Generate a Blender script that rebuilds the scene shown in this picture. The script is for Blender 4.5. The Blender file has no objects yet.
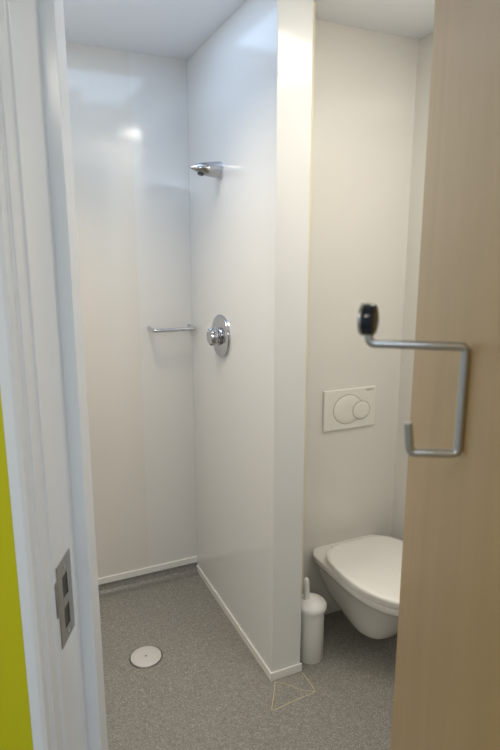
import bpy, bmesh, math
from mathutils import Vector, Matrix
scene=bpy.context.scene
S,K=math.sin(math.radians(24.6)),math.cos(math.radians(24.6))
def C(r,f,z): return Vector((S*f+K*r, K*f-S*r, z))
CH=2.275   # ceiling

# ---------- materials ----------
def mat(name,col,rough=0.5,metal=0.0,bump=0.0,bscale=60,spec=0.5,var=0.0,coat=0.0):
    m=bpy.data.materials.new(name); m.use_nodes=True
    nt=m.node_tree; b=nt.nodes['Principled BSDF']
    b.inputs['Base Color'].default_value=(*col,1); b.inputs['Roughness'].default_value=rough
    b.inputs['Metallic'].default_value=metal; b.inputs['Specular IOR Level'].default_value=spec
    b.inputs['Coat Weight'].default_value=coat
    tc=nt.nodes.new('ShaderNodeTexCoord')
    n=nt.nodes.new('ShaderNodeTexNoise'); n.inputs['Scale'].default_value=bscale; n.inputs['Detail'].default_value=3
    nt.links.new(tc.outputs['Object'],n.inputs['Vector'])
    if bump>0:
        bp=nt.nodes.new('ShaderNodeBump'); bp.inputs['Strength'].default_value=bump; bp.inputs['Distance'].default_value=0.002
        nt.links.new(n.outputs['Fac'],bp.inputs['Height']); nt.links.new(bp.outputs['Normal'],b.inputs['Normal'])
    if var>0:
        mx=nt.nodes.new('ShaderNodeMixRGB'); mx.inputs[1].default_value=(*col,1)
        mx.inputs[2].default_value=(col[0]*(1-var),col[1]*(1-var),col[2]*(1-var),1)
        nt.links.new(n.outputs['Fac'],mx.inputs[0]); nt.links.new(mx.outputs[0],b.inputs['Base Color'])
    return m
M_panel=mat('white_wall_panel',(0.83,0.81,0.765),0.16,bump=0.04,bscale=4,var=0.02,spec=0.7)
M_back=mat('shower_wall_panel',(0.82,0.81,0.785),0.11,bump=0.04,bscale=4,var=0.02,spec=1.0)
M_backrefl=mat('shower_wall_warm_reflection',(0.81,0.78,0.72),0.11,bump=0.04,bscale=4,var=0.02,spec=1.0)  # back wall panel with the warm doorway reflection put into its colour
M_part=mat('partition_panel',(0.83,0.83,0.815),0.16,bump=0.04,bscale=4,var=0.02,spec=0.7)
M_cream=mat('cream_trim',(0.80,0.74,0.58),0.4)
M_ceil=mat('ceiling_paint',(0.91,0.93,0.97),0.7,bump=0.1,bscale=80)
M_trim=mat('white_plastic_trim',(0.88,0.87,0.83),0.35,bump=0.02)
M_frame=mat('door_frame_paint',(0.86,0.89,0.93),0.2,bump=0.03,bscale=40,var=0.03)
M_green=mat('yellow_green_paint',(0.60,0.57,0.004),0.55,bump=0.1,bscale=90)
M_chrome=mat('chrome',(0.55,0.56,0.60),0.06,1.0)
M_steel=mat('brushed_steel',(0.60,0.61,0.63),0.32,1.0,bump=0.1,bscale=200)
M_strike=mat('dull_steel',(0.42,0.40,0.37),0.28,1.0,bump=0.1,bscale=200)
M_dark=mat('dark_recess',(0.07,0.07,0.065),0.6)
M_rubber=mat('black_rubber',(0.008,0.012,0.022),0.2)
M_ceramic=mat('white_ceramic',(0.88,0.865,0.825),0.12,coat=0.3)
M_seat=mat('white_seat_plastic',(0.91,0.895,0.855),0.25)
M_plate=mat('white_flush_plastic',(0.86,0.845,0.79),0.3)
M_groove=mat('plate_groove',(0.34,0.33,0.29),0.6)
M_brush=mat('white_brush_plastic',(0.87,0.86,0.83),0.3)
M_weld=mat('cream_weld',(0.66,0.59,0.40),0.6)
def floor_mat(dark=1.0):
    m=bpy.data.materials.new('speckled_grey_vinyl'); m.use_nodes=True; nt=m.node_tree; b=nt.nodes['Principled BSDF']
    N=nt.nodes.new; L=nt.links.new
    tc=N('ShaderNodeTexCoord')
    vo=N('ShaderNodeTexVoronoi'); vo.inputs['Scale'].default_value=430; L(tc.outputs['Object'],vo.inputs['Vector'])
    sp=N('ShaderNodeSeparateColor'); L(vo.outputs['Color'],sp.inputs[0])
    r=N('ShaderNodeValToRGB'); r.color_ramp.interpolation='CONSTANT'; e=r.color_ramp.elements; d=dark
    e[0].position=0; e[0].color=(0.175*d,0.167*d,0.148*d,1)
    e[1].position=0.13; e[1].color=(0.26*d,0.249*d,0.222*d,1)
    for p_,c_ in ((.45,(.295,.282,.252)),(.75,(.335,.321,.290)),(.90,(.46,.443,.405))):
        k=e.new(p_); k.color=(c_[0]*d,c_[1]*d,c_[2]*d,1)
    L(sp.outputs[0],r.inputs['Fac'])
    v2=N('ShaderNodeTexNoise'); v2.inputs['Scale'].default_value=60; v2.inputs['Detail'].default_value=4; L(tc.outputs['Object'],v2.inputs['Vector'])
    r2=N('ShaderNodeValToRGB'); r2.color_ramp.elements[0].color=(0.8,0.8,0.8,1); r2.color_ramp.elements[0].position=0.3;r2.color_ramp.elements[1].position=0.7
    L(v2.outputs['Fac'],r2.inputs['Fac'])
    mx=N('ShaderNodeMixRGB'); mx.blend_type='MULTIPLY'; mx.inputs[0].default_value=0.7
    L(r.outputs[0],mx.inputs[1]); L(r2.outputs[0],mx.inputs[2]); L(mx.outputs[0],b.inputs['Base Color'])
    b.inputs['Roughness'].default_value=0.42
    return m
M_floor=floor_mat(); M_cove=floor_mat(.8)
def wood_mat():
    m=bpy.data.materials.new('pale_birch_veneer'); m.use_nodes=True; nt=m.node_tree; b=nt.nodes['Principled BSDF']
    tc=nt.nodes.new('ShaderNodeTexCoord'); mp=nt.nodes.new('ShaderNodeMapping'); mp.inputs['Scale'].default_value=(7,7,1.1)
    n=nt.nodes.new('ShaderNodeTexNoise'); n.inputs['Scale'].default_value=1.9; n.inputs['Detail'].default_value=6; n.inputs['Distortion'].default_value=0.7
    nt.links.new(tc.outputs['Object'],mp.inputs['Vector']); nt.links.new(mp.outputs[0],n.inputs['Vector'])
    n2=nt.nodes.new('ShaderNodeTexNoise'); n2.inputs['Scale'].default_value=8; mp2=nt.nodes.new('ShaderNodeMapping'); mp2.inputs['Scale'].default_value=(30,30,1.5)
    nt.links.new(tc.outputs['Object'],mp2.inputs['Vector']); nt.links.new(mp2.outputs[0],n2.inputs['Vector'])
    r=nt.nodes.new('ShaderNodeValToRGB'); e=r.color_ramp.elements
    e[0].position=0.25; e[0].color=(0.49,0.32,0.135,1); e[1].position=0.75; e[1].color=(0.555,0.375,0.17,1)
    nt.links.new(n.outputs['Fac'],r.inputs['Fac'])
    mx=nt.nodes.new('ShaderNodeMixRGB'); mx.blend_type='MULTIPLY'; mx.inputs[0].default_value=0.09
    nt.links.new(r.outputs[0],mx.inputs[1]); nt.links.new(n2.outputs['Fac'],mx.inputs[2])
    nt.links.new(mx.outputs[0],b.inputs['Base Color']); b.inputs['Roughness'].default_value=0.36
    return m
M_wood=wood_mat()

# ---------- mesh helpers ----------
def newobj(name,bm,mats,parent=None,base=None,smooth=False,bevel=0,segs=2,kind=None,label=None,category=None,angle=40):
    me=bpy.data.meshes.new(name)
    bmesh.ops.recalc_face_normals(bm,faces=bm.faces)
    if base is not None: bmesh.ops.translate(bm,vec=-Vector(base),verts=bm.verts)
    bm.to_mesh(me); bm.free()
    for m in (mats if isinstance(mats,(list,tuple)) else [mats]): me.materials.append(m)
    ob=bpy.data.objects.new(name,me); scene.collection.objects.link(ob)
    if parent: ob.parent=parent
    elif base is not None: ob.location=base
    if smooth:
        for p in me.polygons: p.use_smooth=True
        me.set_sharp_from_angle(angle=math.radians(angle))
    if bevel>0:
        md=ob.modifiers.new('bevel','BEVEL'); md.width=bevel; md.segments=segs; md.limit_method='ANGLE'; md.angle_limit=math.radians(35)
    if kind: ob['kind']=kind
    if label: ob['label']=label
    if category: ob['category']=category
    return ob
def empty(name,loc,label,category):
    e=bpy.data.objects.new(name,None); e.empty_display_size=0.05; e.location=loc; scene.collection.objects.link(e)
    e['label']=label; e['category']=category; return e
def addbox(bm,o,ax,ay,az,mi=0):
    o,ax,ay,az=map(Vector,(o,ax,ay,az))
    vs=[bm.verts.new(o+ax*i+ay*j+az*k) for i in (0,1) for j in (0,1) for k in (0,1)]
    for q in ((0,1,3,2),(4,6,7,5),(0,4,5,1),(2,3,7,6),(0,2,6,4),(1,5,7,3)):
        f=bm.faces.new([vs[i] for i in q]); f.material_index=mi
def boxb(bm,x0,x1,y0,y1,z0,z1,mi=0): addbox(bm,(x0,y0,z0),(x1-x0,0,0),(0,y1-y0,0),(0,0,z1-z0),mi)
def boxrf(bm,r0,r1,f0,f1,z0,z1,mi=0):
    a=C(r0,f0,z0); addbox(bm,a,C(r1,f0,z0)-a,C(r0,f1,z0)-a,(0,0,z1-z0),mi)
def extr(bm,pts,z0,z1):
    lo=[bm.verts.new((p[0],p[1],z0)) for p in pts]; hi=[bm.verts.new((p[0],p[1],z1)) for p in pts]
    n=len(pts); bm.faces.new(lo[::-1]); bm.faces.new(hi)
    for i in range(n): bm.faces.new((lo[i],lo[(i+1)%n],hi[(i+1)%n],hi[i]))
def loft(bm,rings,cap0=True,cap1=True):
    R=[[bm.verts.new(p) for p in r] for r in rings]
    n=len(R[0])
    for a,b in zip(R,R[1:]):
        for i in range(n): bm.faces.new((a[i],a[(i+1)%n],b[(i+1)%n],b[i]))
    if cap0: bm.faces.new(R[0][::-1])
    if cap1: bm.faces.new(R[-1])
def frame_of(ax):
    ax=Vector(ax).normalized(); t=Vector((0,0,1)) if abs(ax.z)<0.9 else Vector((1,0,0))
    u=ax.cross(t).normalized(); return ax,u,u.cross(ax)
def lathe(bm,o,ax,prof,n=40,cap0=True,cap1=True,su=1.0):
    ax,u,w=frame_of(ax); o=Vector(o)
    loft(bm,[[o+ax*d+(u*math.cos(2*math.pi*i/n)*su+w*math.sin(2*math.pi*i/n))*r for i in range(n)] for d,r in prof],cap0,cap1)
def fillet(path,rad,n=7):
    path=[Vector(p) for p in path]; out=[path[0]]
    for a,b,c in zip(path,path[1:],path[2:]):
        d1=(a-b).normalized(); d2=(c-b).normalized(); k=min(rad,(a-b).length*.49,(c-b).length*.49)
        p0=b+d1*k; p1=b+d2*k
        for i in range(n+1):
            t=i/n; out.append(p0*(1-t)**2+b*2*t*(1-t)+p1*t*t)
    out.append(path[-1]); return out
def sweep(bm,path,r,n=14):
    rings=[]; u=None
    for i,p in enumerate(path):
        d=(path[min(i+1,len(path)-1)]-path[max(i-1,0)]).normalized()
        if u is None: _,u,_=frame_of(d)
        u=(u-d*u.dot(d)).normalized(); w=d.cross(u)
        rings.append([p+(u*math.cos(2*math.pi*k/n)+w*math.sin(2*math.pi*k/n))*r for k in range(n)])
    loft(bm,rings)

# ---------- geometry constants ----------
XL=-0.06; XR=1.51; XP0=0.800; XP1=0.918; YP=1.561; YB=2.368; YT=1.806
bm=bmesh.new()
boxb(bm,-2.9,2.9,-3.0,2.6,-0.1,0)
newobj('floor',bm,M_floor,kind='structure',label='speckled grey safety vinyl floor')
bm=bmesh.new(); boxb(bm,-2.9,2.9,-3.0,2.6,CH,CH+0.1)
newobj('ceiling',bm,M_ceil,kind='structure',label='white painted ceiling')
bm=bmesh.new(); boxb(bm,.565,XP1,YB,YB+0.1,0,CH,0); boxb(bm,XL-0.1,.565,YB-.0015,YB+0.1,0,CH,1)  # left box is creamier: painted reflection ending at the partition's mirrored edge
newobj('wall_back',bm,[M_back,M_backrefl],kind='structure',label='glossy off-white panelled wall at the back of the shower')
bm=bmesh.new(); boxb(bm,XP1,XR+0.1,YT,YT+0.1,0,CH)
newobj('wall_toilet',bm,M_panel,kind='structure',label='cream white panelled wall behind the toilet')
bm=bmesh.new(); boxb(bm,XL-0.1,XL,1.22,YB,0,CH)
newobj('wall_left',bm,M_panel,kind='structure',label='white shower side wall')
bm=bmesh.new(); boxb(bm,XR,XR+0.1,0.45,YT,0,CH)
newobj('wall_right',bm,M_panel,kind='structure',label='white wall beside the toilet')
bm=bmesh.new(); boxb(bm,XP0,XP1,YP,YB,0.0,CH)
newobj('wall_partition',bm,M_part,bevel=0.003,kind='structure',label='white partition wall between shower and toilet')
bm=bmesh.new(); boxb(bm,XP1,1.005,1.695,YT,0,CH)
newobj('trim_2',bm,M_cream,bevel=0.003,kind='structure',label='cream boxed corner strip beside the toilet')
# coved vinyl + white bead at the back of the shower
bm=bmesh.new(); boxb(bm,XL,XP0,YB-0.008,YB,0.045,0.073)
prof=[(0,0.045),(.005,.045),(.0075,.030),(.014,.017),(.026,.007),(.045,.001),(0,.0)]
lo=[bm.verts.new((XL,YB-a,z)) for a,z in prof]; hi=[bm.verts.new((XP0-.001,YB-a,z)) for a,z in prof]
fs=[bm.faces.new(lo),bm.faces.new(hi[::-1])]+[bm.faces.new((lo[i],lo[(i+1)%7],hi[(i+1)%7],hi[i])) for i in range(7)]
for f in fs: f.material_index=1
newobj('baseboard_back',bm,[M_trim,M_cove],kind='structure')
bm=bmesh.new(); boxb(bm,XP0-0.006,XP0,YP-0.006,YB-0.008,0.0,0.032)
boxb(bm,XP0,XP1+0.004,YP-0.006,YP,0.0,0.032)
newobj('baseboard_partition',bm,M_trim,bevel=0.001,kind='structure')
# door wall
bm=bmesh.new()
extr(bm,[C(-2.0,.88,0),C(-.380,.88,0),C(-.380,1.10,0),C(-2.0,1.10,0)],0,CH)
extr(bm,[C(.39,.88,0),C(2.2,.88,0),C(2.2,1.10,0),C(.39,1.10,0)],0,CH)
extr(bm,[C(-.380,.88,0),C(.39,.88,0),C(.39,1.10,0),C(-.380,1.10,0)],2.10,CH)
bmesh.ops.recalc_face_normals(bm,faces=bm.faces)
fd=C(0,1,0)
for f in bm.faces:
    f.material_index=1 if f.normal.dot(fd)<-0.9 else 0
newobj('wall_front',bm,[M_panel,M_green],kind='structure',label='yellow-green painted wall around the doorway')
M_cor=mat('corridor_white',(0.75,0.76,0.77),0.6,bump=0.1,bscale=70)
bm=bmesh.new(); boxrf(bm,-2.0,2.2,-1.9,-1.8,0,CH); newobj('wall_corridor',bm,M_cor,kind='structure')
# door frame
bm=bmesh.new()
prof=[(-.394,.860),(-.376,.860),(-.3695,.866),(-.3695,.884),(-.3675,.886),(-.3675,.890),(-.3645,.892),(-.3645,.926),(-.360,.930),(-.360,1.042),(-.357,1.050),(-.331,1.053),(-.331,1.106),(-.394,1.106)]
extr(bm,[C(r,f,0) for r,f in prof],0,2.12)
extr(bm,[C(-r,f,0) for r,f in [(-.402,.860),(-.365,.860),(-.365,1.05),(-.337,1.05),(-.337,1.106),(-.402,1.106)]],0,2.12)
extr(bm,[C(r,f,0) for r,f in [(-.36,.862),(.37,.862),(.37,1.104),(-.36,1.104)]],2.07,2.12)
fr=newobj('trim_1',bm,M_frame,bevel=0.0016,segs=3,kind='structure',label='pale blue-white painted door frame with rebated jamb')
# strike plate (child)
zc=0.835
bm=bmesh.new(); r0,r1=-.3602,-.3575
f0,f1=.944,1.018; z0,z1=zc-.085,zc+.085
boxrf(bm,r0,r1,f0,f0+.022,z0,z1); boxrf(bm,r0,r1,f1-.024,f1,z0,z1)
for a_,b2 in ((z0,z0+.026),(zc-.014,zc+.006),(z1-.033,z1)): boxrf(bm,r0,r1,f0+.022,f1-.024,a_,b2)
extr(bm,[C(r0,f0,0),C(r1,f0,0),C(r1-.0005,f0-.010,0),C(r1-.003,f0-.014,0),C(r0-.002,f0-.014,0)],zc-.012,zc+.060)
newobj('strike_plate',bm,M_strike,parent=fr,bevel=0.0006)
bm=bmesh.new(); boxrf(bm,r0-.004,r0+.0004,f0+.016,f1-.020,z0+.022,z1-.03)
newobj('bolt_recess',bm,M_dark,parent=fr)
for zz in (z0+.014,z1-.016):
    bm=bmesh.new(); lathe(bm,C(r1-.0005,(f0+f1)/2,zz),C(1,0,0),[(0,.005),(.0012,.0045),(.0014,.001)],16)
    newobj('screw',bm,M_chrome,parent=fr,smooth=True)

# door leaf
ang=math.radians(9.9); H=(0.273,0.92)
dv=C(-math.sin(ang),-math.cos(ang),0); nn=C(-math.cos(ang),math.sin(ang),0); H3=C(H[0],H[1],0)
bm=bmesh.new(); addbox(bm,H3+Vector((0,0,.01)),dv*0.67,-nn*0.04,(0,0,2.04))
dr=newobj('door_1',bm,M_wood,base=H3,bevel=0.0015,kind='structure',label='pale birch veneer door standing open')
for i,zz in enumerate((.25,1.05,1.82)):
    bm=bmesh.new(); lathe(bm,H3-nn*0.046-dv*0.006+Vector((0,0,zz)),(0,0,1),[(0,.005),(0,.007),(.1,.007),(.1,.005)],16)
    addbox(bm,H3-nn*0.046-dv*0.0075+Vector((0,0,zz)),-nn*0.03,dv*0.002,(0,0,.1))
    newobj('hinge',bm,M_steel,parent=dr,base=H3,smooth=True)
# coat hook on the door
s=0.425; P=H3+dv*s; zt=1.403
hk=empty('coat_hook',P+Vector((0,0,zt-.1)),'satin metal coat hook with black rubber buffer on the wooden door','coat hook')
def D(n,z,o=0): return P+nn*n+dv*o+Vector((0,0,z))
rr=.0042
bax=(nn*.95-dv*.30).normalized()
bm=bmesh.new()
sweep(bm,fillet([D(.092,zt+.018),D(.090,zt+.001),D(rr,zt),D(rr,zt-.102),D(.048,zt-.103),D(.051,zt-.074)],.006),rr)
newobj('hook_bar',bm,M_steel,parent=hk,base=hk.location,smooth=True,angle=60)
bm=bmesh.new(); lathe(bm,D(.088,zt+.023),bax,[(-.003,.011),(-.002,.0138),(.001,.0146),(.006,.0148),(.007,.0145)],36)
newobj('rubber_buffer',bm,M_rubber,parent=hk,base=hk.location,smooth=True,label='glossy black rubber buffer')
bm=bmesh.new(); lathe(bm,D(.088,zt+.023)+bax*.007,bax,[(0,.0145),(.0005,.0152),(.003,.0150),(.004,.013)],36)
newobj('buffer_cap',bm,M_steel,parent=hk,base=hk.location,smooth=True)

# ---------- shower head ----------
B=Vector((XP0,2.011,1.80))
sh=empty('wall_spray',B,'chrome tapered shower head mounted on the white partition','shower head')
bm=bmesh.new(); lathe(bm,B,(-1,0,0),[(-.002,.033),(.003,.033),(.005,.031),(.006,.028)],40)
newobj('flange',bm,M_chrome,parent=sh,base=B,smooth=True)
bm=bmesh.new(); n=40; rings=[]
for t,zt_,zb,w_ in ((.003,.029,-.030,.030),(.02,.0275,-.029,.029),(.045,.025,-.0265,.027),(.062,.0225,-.0230,.0245),(.078,.019,-.018,.021),(.092,.0145,-.012,.016),(.104,.0095,-.007,.010),(.112,.005,-.0035,.005),(.116,.002,-.001,.002)):
    c_=(zt_+zb)/2; h_=(zt_-zb)/2
    rings.append([B+Vector((-t,math.cos(2*math.pi*i/n)*w_,.004+c_+math.sin(2*math.pi*i/n)*h_)) for i in range(n)])
loft(bm,rings); newobj('body',bm,M_chrome,parent=sh,base=B,smooth=True,angle=60)
bm=bmesh.new(); lathe(bm,B+Vector((-.074,0,-.0095)),(-.3,0,-.95),[(0,.010),(.007,.0115),(.0095,.011),(.010,.008)],32,su=1.2)
newobj('spray_nozzle',bm,M_rubber,parent=sh,base=B,smooth=True,label='dark spray nozzle')

# ---------- shower valve ----------
B=Vector((XP0,2.009,1.191))
sv=empty('shower_valve',B,'round chrome shower mixer valve on the white partition','shower valve')
bm=bmesh.new(); lathe(bm,B,(-1,0,0),[(-.002,.083),(.006,.084),(.010,.082),(.014,.066),(.016,.045),(.017,.034)],56,su=1.05)
newobj('escutcheon',bm,M_chrome,parent=sv,base=B,smooth=True)
bm=bmesh.new(); lathe(bm,B,(-1,0,0),[(.014,.036),(.022,.036),(.026,.030),(.034,.029)],40)
newobj('collar',bm,M_chrome,parent=sv,base=B,smooth=True)
bm=bmesh.new(); rings=[];n=64
for d,ra,am in ((.027,.028,0),(.029,.034,.0024),(.048,.032,.0030),(.053,.028,.0014),(.055,.016,0)):
    rings.append([B+Vector((-d,math.cos(2*math.pi*i/n)*(ra+am*math.cos(8*2*math.pi*i/n)),math.sin(2*math.pi*i/n)*(ra+am*math.cos(8*2*math.pi*i/n)))) for i in range(n)])
loft(bm,rings); newobj('knob',bm,M_chrome,parent=sv,base=B,smooth=True)

# ---------- soap rail ----------
B=Vector((.70,YB,1.19))
sr=empty('soap_rail',B,'small chrome U-shaped rail on the shower back wall','rail')
bm=bmesh.new(); sweep(bm,fillet([Vector((.605,YB+.002,1.195)),Vector((.605,YB-.085,1.19)),Vector((.785,YB-.085,1.19)),Vector((.785,YB+.002,1.195))],.009),.0078)
newobj('rail_bar',bm,M_chrome,parent=sr,base=B,smooth=True,angle=60)

# ---------- flush plate ----------
cx,cz=1.262,.900; w2,h2=.123,.082; B=Vector((cx,YT,cz))
fp=empty('flush_plate',B,'cream white rectangular flush plate above the toilet','flush plate')
bm=bmesh.new(); boxb(bm,cx-w2,cx+w2,YT-.011,YT,cz-h2,cz+h2)
newobj('plate',bm,M_plate,parent=fp,base=B,bevel=0.004,segs=3)
def disc(name,x,z,ra,d0,d1,m,gr=.0024,su=1.0):
    bm=bmesh.new(); lathe(bm,(x,YT,z),(0,-1,0),[(d0,ra+gr),(d0+.0012,ra+gr),(d0+.0012,ra)],64,su=su); newobj(name+'_groove',bm,M_groove,parent=fp,base=B,smooth=True)
    bm=bmesh.new(); lathe(bm,(x,YT,z),(0,-1,0),[(d0,ra),(d1-.001,ra),(d1,ra-.0015),(d1+.0004,ra*.6)],64,su=su); newobj(name,bm,m,parent=fp,base=B,smooth=True)
disc('large_button',cx-.012,cz-.001,.058,.010,.0135,M_plate,su=1.15)
disc('small_button',cx+.050,cz-.010,.036,.0135,.0165,M_plate,su=1.1)
tx=bpy.data.curves.new('brand_text','FONT'); tx.body='GEBERIT'; tx.size=.010; tx.extrude=.0003
to=bpy.data.objects.new('tmp',tx); scene.collection.objects.link(to); dg=bpy.context.evaluated_depsgraph_get()
tm=bpy.data.meshes.new_from_object(to.evaluated_get(dg)); bpy.data.objects.remove(to)
tm.materials.clear(); tm.materials.append(M_groove)
tm.transform(Matrix.Translation((.070,-.0113,.067))@Matrix.Rotation(math.radians(90),4,'X'))
tobj=bpy.data.objects.new('lettering',tm); scene.collection.objects.link(tobj); tobj.parent=fp

# ---------- toilet ----------
TX=1.262; B=Vector((TX,YT,0.09))
to=empty('toilet',B,'white wall-hung ceramic toilet with closed lid','toilet')
def egg(hw,yb,yf,yc,z,nb=5,nf=2.2,n=72,hx=TX):
    pts=[]
    for i in range(n):
        t=2*math.pi*i/n; c,s_=math.cos(t),math.sin(t)
        e=nf if s_>=0 else nb
        x=hw*math.copysign(abs(c)**(2/e),c)
        y=yc+(yf-yc)*abs(s_)**(2/e) if s_>=0 else yc-(yc-yb)*abs(s_)**(2/e)
        pts.append(Vector((hx+x,YT-y,z)))
    return pts
bm=bmesh.new()
loft(bm,[egg(.078,.0,.295,.14,.072,6,2.8),egg(.088,0,.313,.15,.075,6,2.8),egg(.096,0,.326,.16,.088,7,2.7),
 egg(.108,0,.352,.18,.132,8,2.6),egg(.121,0,.386,.19,.178,9,2.5),egg(.136,0,.424,.21,.222,10,2.4),egg(.152,0,.468,.23,.262,10,2.3),
 egg(.167,0,.502,.24,.289,10,2.2),egg(.1735,0,.517,.24,.297,10,2.15),egg(.174,0,.520,.24,.318,10,2.1),egg(.168,0,.513,.24,.323,10,2.1)])
for v in bm.verts:
    y=YT-v.co.y
    if v.co.z<.2: v.co.z+=.055*max(0,1-y/.24)*(.2-v.co.z)/.13
newobj('bowl',bm,M_ceramic,parent=to,base=B,smooth=True,angle=50)
bm=bmesh.new()
loft(bm,[egg(.170,.075,.514,.27,.326,3.2,2.1),egg(.177,.072,.521,.27,.329,3.2,2.1),egg(.177,.072,.521,.27,.339,3.2,2.1),egg(.171,.075,.515,.27,.341,3.2,2.1)])
newobj('seat',bm,M_seat,parent=to,base=B,smooth=True)
bm=bmesh.new()
loft(bm,[egg(.180,.068,.528,.27,.3465,3.2,2.1),egg(.186,.062,.533,.27,.3475,3.2,2.1),egg(.187,.062,.534,.27,.358,3.2,2.1),egg(.184,.065,.531,.27,.361,3.2,2.1),
 egg(.168,.082,.512,.27,.3618,3.2,2.1),egg(.12,.13,.46,.27,.3620,3.0,2.1),egg(.05,.20,.37,.27,.3622,2.5,2.1)])
newobj('lid',bm,M_seat,parent=to,base=B,smooth=True,angle=60)
for sx in (-.075,.075):
    bm=bmesh.new(); lathe(bm,(TX+sx-.02,YT-.055,.338),(1,0,0),[(0,.009),(.001,.011),(.039,.011),(.04,.009)],24)
    boxb(bm,TX+sx-.012,TX+sx+.012,YT-.066,YT-.044,.322,.338)
    newobj('hinge',bm,M_seat,parent=to,base=B,smooth=True)

# ---------- toilet brush ----------
B=Vector((.990,1.613,0))
tb=empty('toilet_brush',B,'white plastic toilet brush in holder beside the partition','toilet brush')
bm=bmesh.new(); lathe(bm,B,(0,0,1),[(0,.048),(.002,.0495),(.208,.0495),(.209,.048)],48)
newobj('holder',bm,M_brush,parent=tb,base=B,smooth=True)
bm=bmesh.new(); lathe(bm,B,(0,0,1),[(.211,.051),(.212,.0575),(.224,.0575),(.230,.054),(.240,.043),(.248,.026),(.252,.014)],48)
newobj('holder_lid',bm,M_brush,parent=tb,base=B,smooth=True)
bm=bmesh.new(); lathe(bm,B+Vector((-.018,0,.242)),(-.06,0,1),[(0,.011),(.02,.010),(.07,.0105),(.080,.010),(.090,.007),(.093,.003)],24)
newobj('handle',bm,M_brush,parent=tb,base=B,smooth=True)

# ---------- floor drain ----------
B=Vector((.4195,1.867,0))
M_ring=mat('drain_ring_metal',(0.16,0.155,0.15),0.4,0.5)
fdn=empty('floor_drain',B,'round pale metal floor drain cover in grey vinyl','floor drain')
bm=bmesh.new(); lathe(bm,B,(0,0,1),[(0,.063),(.002,.063),(.003,.061),(.0015,.058)],56); newobj('drain_ring',bm,M_ring,parent=fdn,base=B,smooth=True)
M_dc=mat('drain_cover_metal',(0.66,0.65,0.62),0.4,0.15,bump=.1,bscale=200)
bm=bmesh.new(); lathe(bm,B,(0,0,1),[(.001,.0575),(.004,.0575),(.005,.0555),(.0052,.02)],56); newobj('drain_cover',bm,M_dc,parent=fdn,base=B,smooth=True)
bm=bmesh.new(); lathe(bm,B+Vector((0,0,.0045)),(0,0,1),[(0,.004),(.0012,.004),(.0014,.003)],16)
newobj('screw',bm,M_ring,parent=fdn,base=B)

# vinyl weld seam
bm=bmesh.new()
pts=[C(.0895,1.7436,.0007),C(.082,1.675,.0007),C(.0702,1.6074,.0007),C(.150,1.655,.0007),C(.2309,1.696,.0007),C(.212,1.745,.0007),C(.19,1.79,.0007)]
sweep(bm,fillet(pts,.02),.0012,8)
sweep(bm,fillet([C(.0895,1.7436,.0007),C(.14,1.728,.0007),C(.175,1.706,.0007),C(.2309,1.696,.0007)],.02),.0009,8)
newobj('trim_3',bm,M_weld,kind='structure',label='thin cream weld thread outlining vinyl patch at partition foot')

# ---------- lights ----------
def area(name,loc,rot,sx,sy,p,col,spread=180):
    l=bpy.data.lights.new(name,'AREA'); l.shape='RECTANGLE'; l.size=sx; l.size_y=sy; l.energy=p; l.color=col; l.spread=math.radians(spread)
    o=bpy.data.objects.new(name,l); o.location=loc; o.rotation_euler=rot; scene.collection.objects.link(o); return o
rz=math.radians(-24.6)
area('ceiling_light',(1.10,0.97,CH-.01),(0,0,rz),.5,.3,6.6,(1.0,.95,.85))
area('warm_shower_fill',(0.33,1.66,CH-.01),(0,0,0),.3,.3,3.7,(1.0,.83,.60),105)  # added fill, no real fixture: warms the lower shower walls
area('cool_shower_fill',(0.40,1.85,CH-.01),(0,0,0),.6,.5,1.8,(.50,.70,1.0))  # added fill, no real fixture: cools the top of the shower
pl=bpy.data.lights.new('cool_point_fill','POINT'); pl.energy=2.7; pl.shadow_soft_size=.22; pl.color=(.54,.73,1.0)  # added unseen fill behind the left jamb, brightens ceiling and shower walls
po=bpy.data.objects.new('cool_point_fill',pl); po.location=(.12,1.50,1.98); scene.collection.objects.link(po)
area('corridor_light',C(.45,-1.0,CH-.02),(math.radians(20),0,rz),.8,.5,29,(.70,.84,1.0))
area('corridor_warm_light',C(-.7,-.5,CH-.02),(math.radians(20),0,rz),.6,.5,16,(1.0,.90,.74))
w=bpy.data.worlds.new('world'); scene.world=w; w.use_nodes=True
w.node_tree.nodes['Background'].inputs[0].default_value=(.75,.85,1,1); w.node_tree.nodes['Background'].inputs[1].default_value=.45

# ---------- camera ----------
p=math.radians(11.6)
F=C(0,math.cos(p),-math.sin(p)); U=C(0,math.sin(p),math.cos(p)); R=C(1,0,0)
cd=bpy.data.cameras.new('camera'); co=bpy.data.objects.new('camera',cd); scene.collection.objects.link(co)
Mx=Matrix((R,U,-F)).transposed().to_4x4(); Mx.translation=Vector((0,0,1.48)); co.matrix_world=Mx
cd.sensor_fit='VERTICAL'; cd.sensor_height=36; cd.lens=560/750*36; cd.clip_start=0.02
cd.dof.use_dof=True; cd.dof.focus_distance=2.2; cd.dof.aperture_fstop=6.3
scene.camera=co
scene.view_settings.view_transform='Standard'
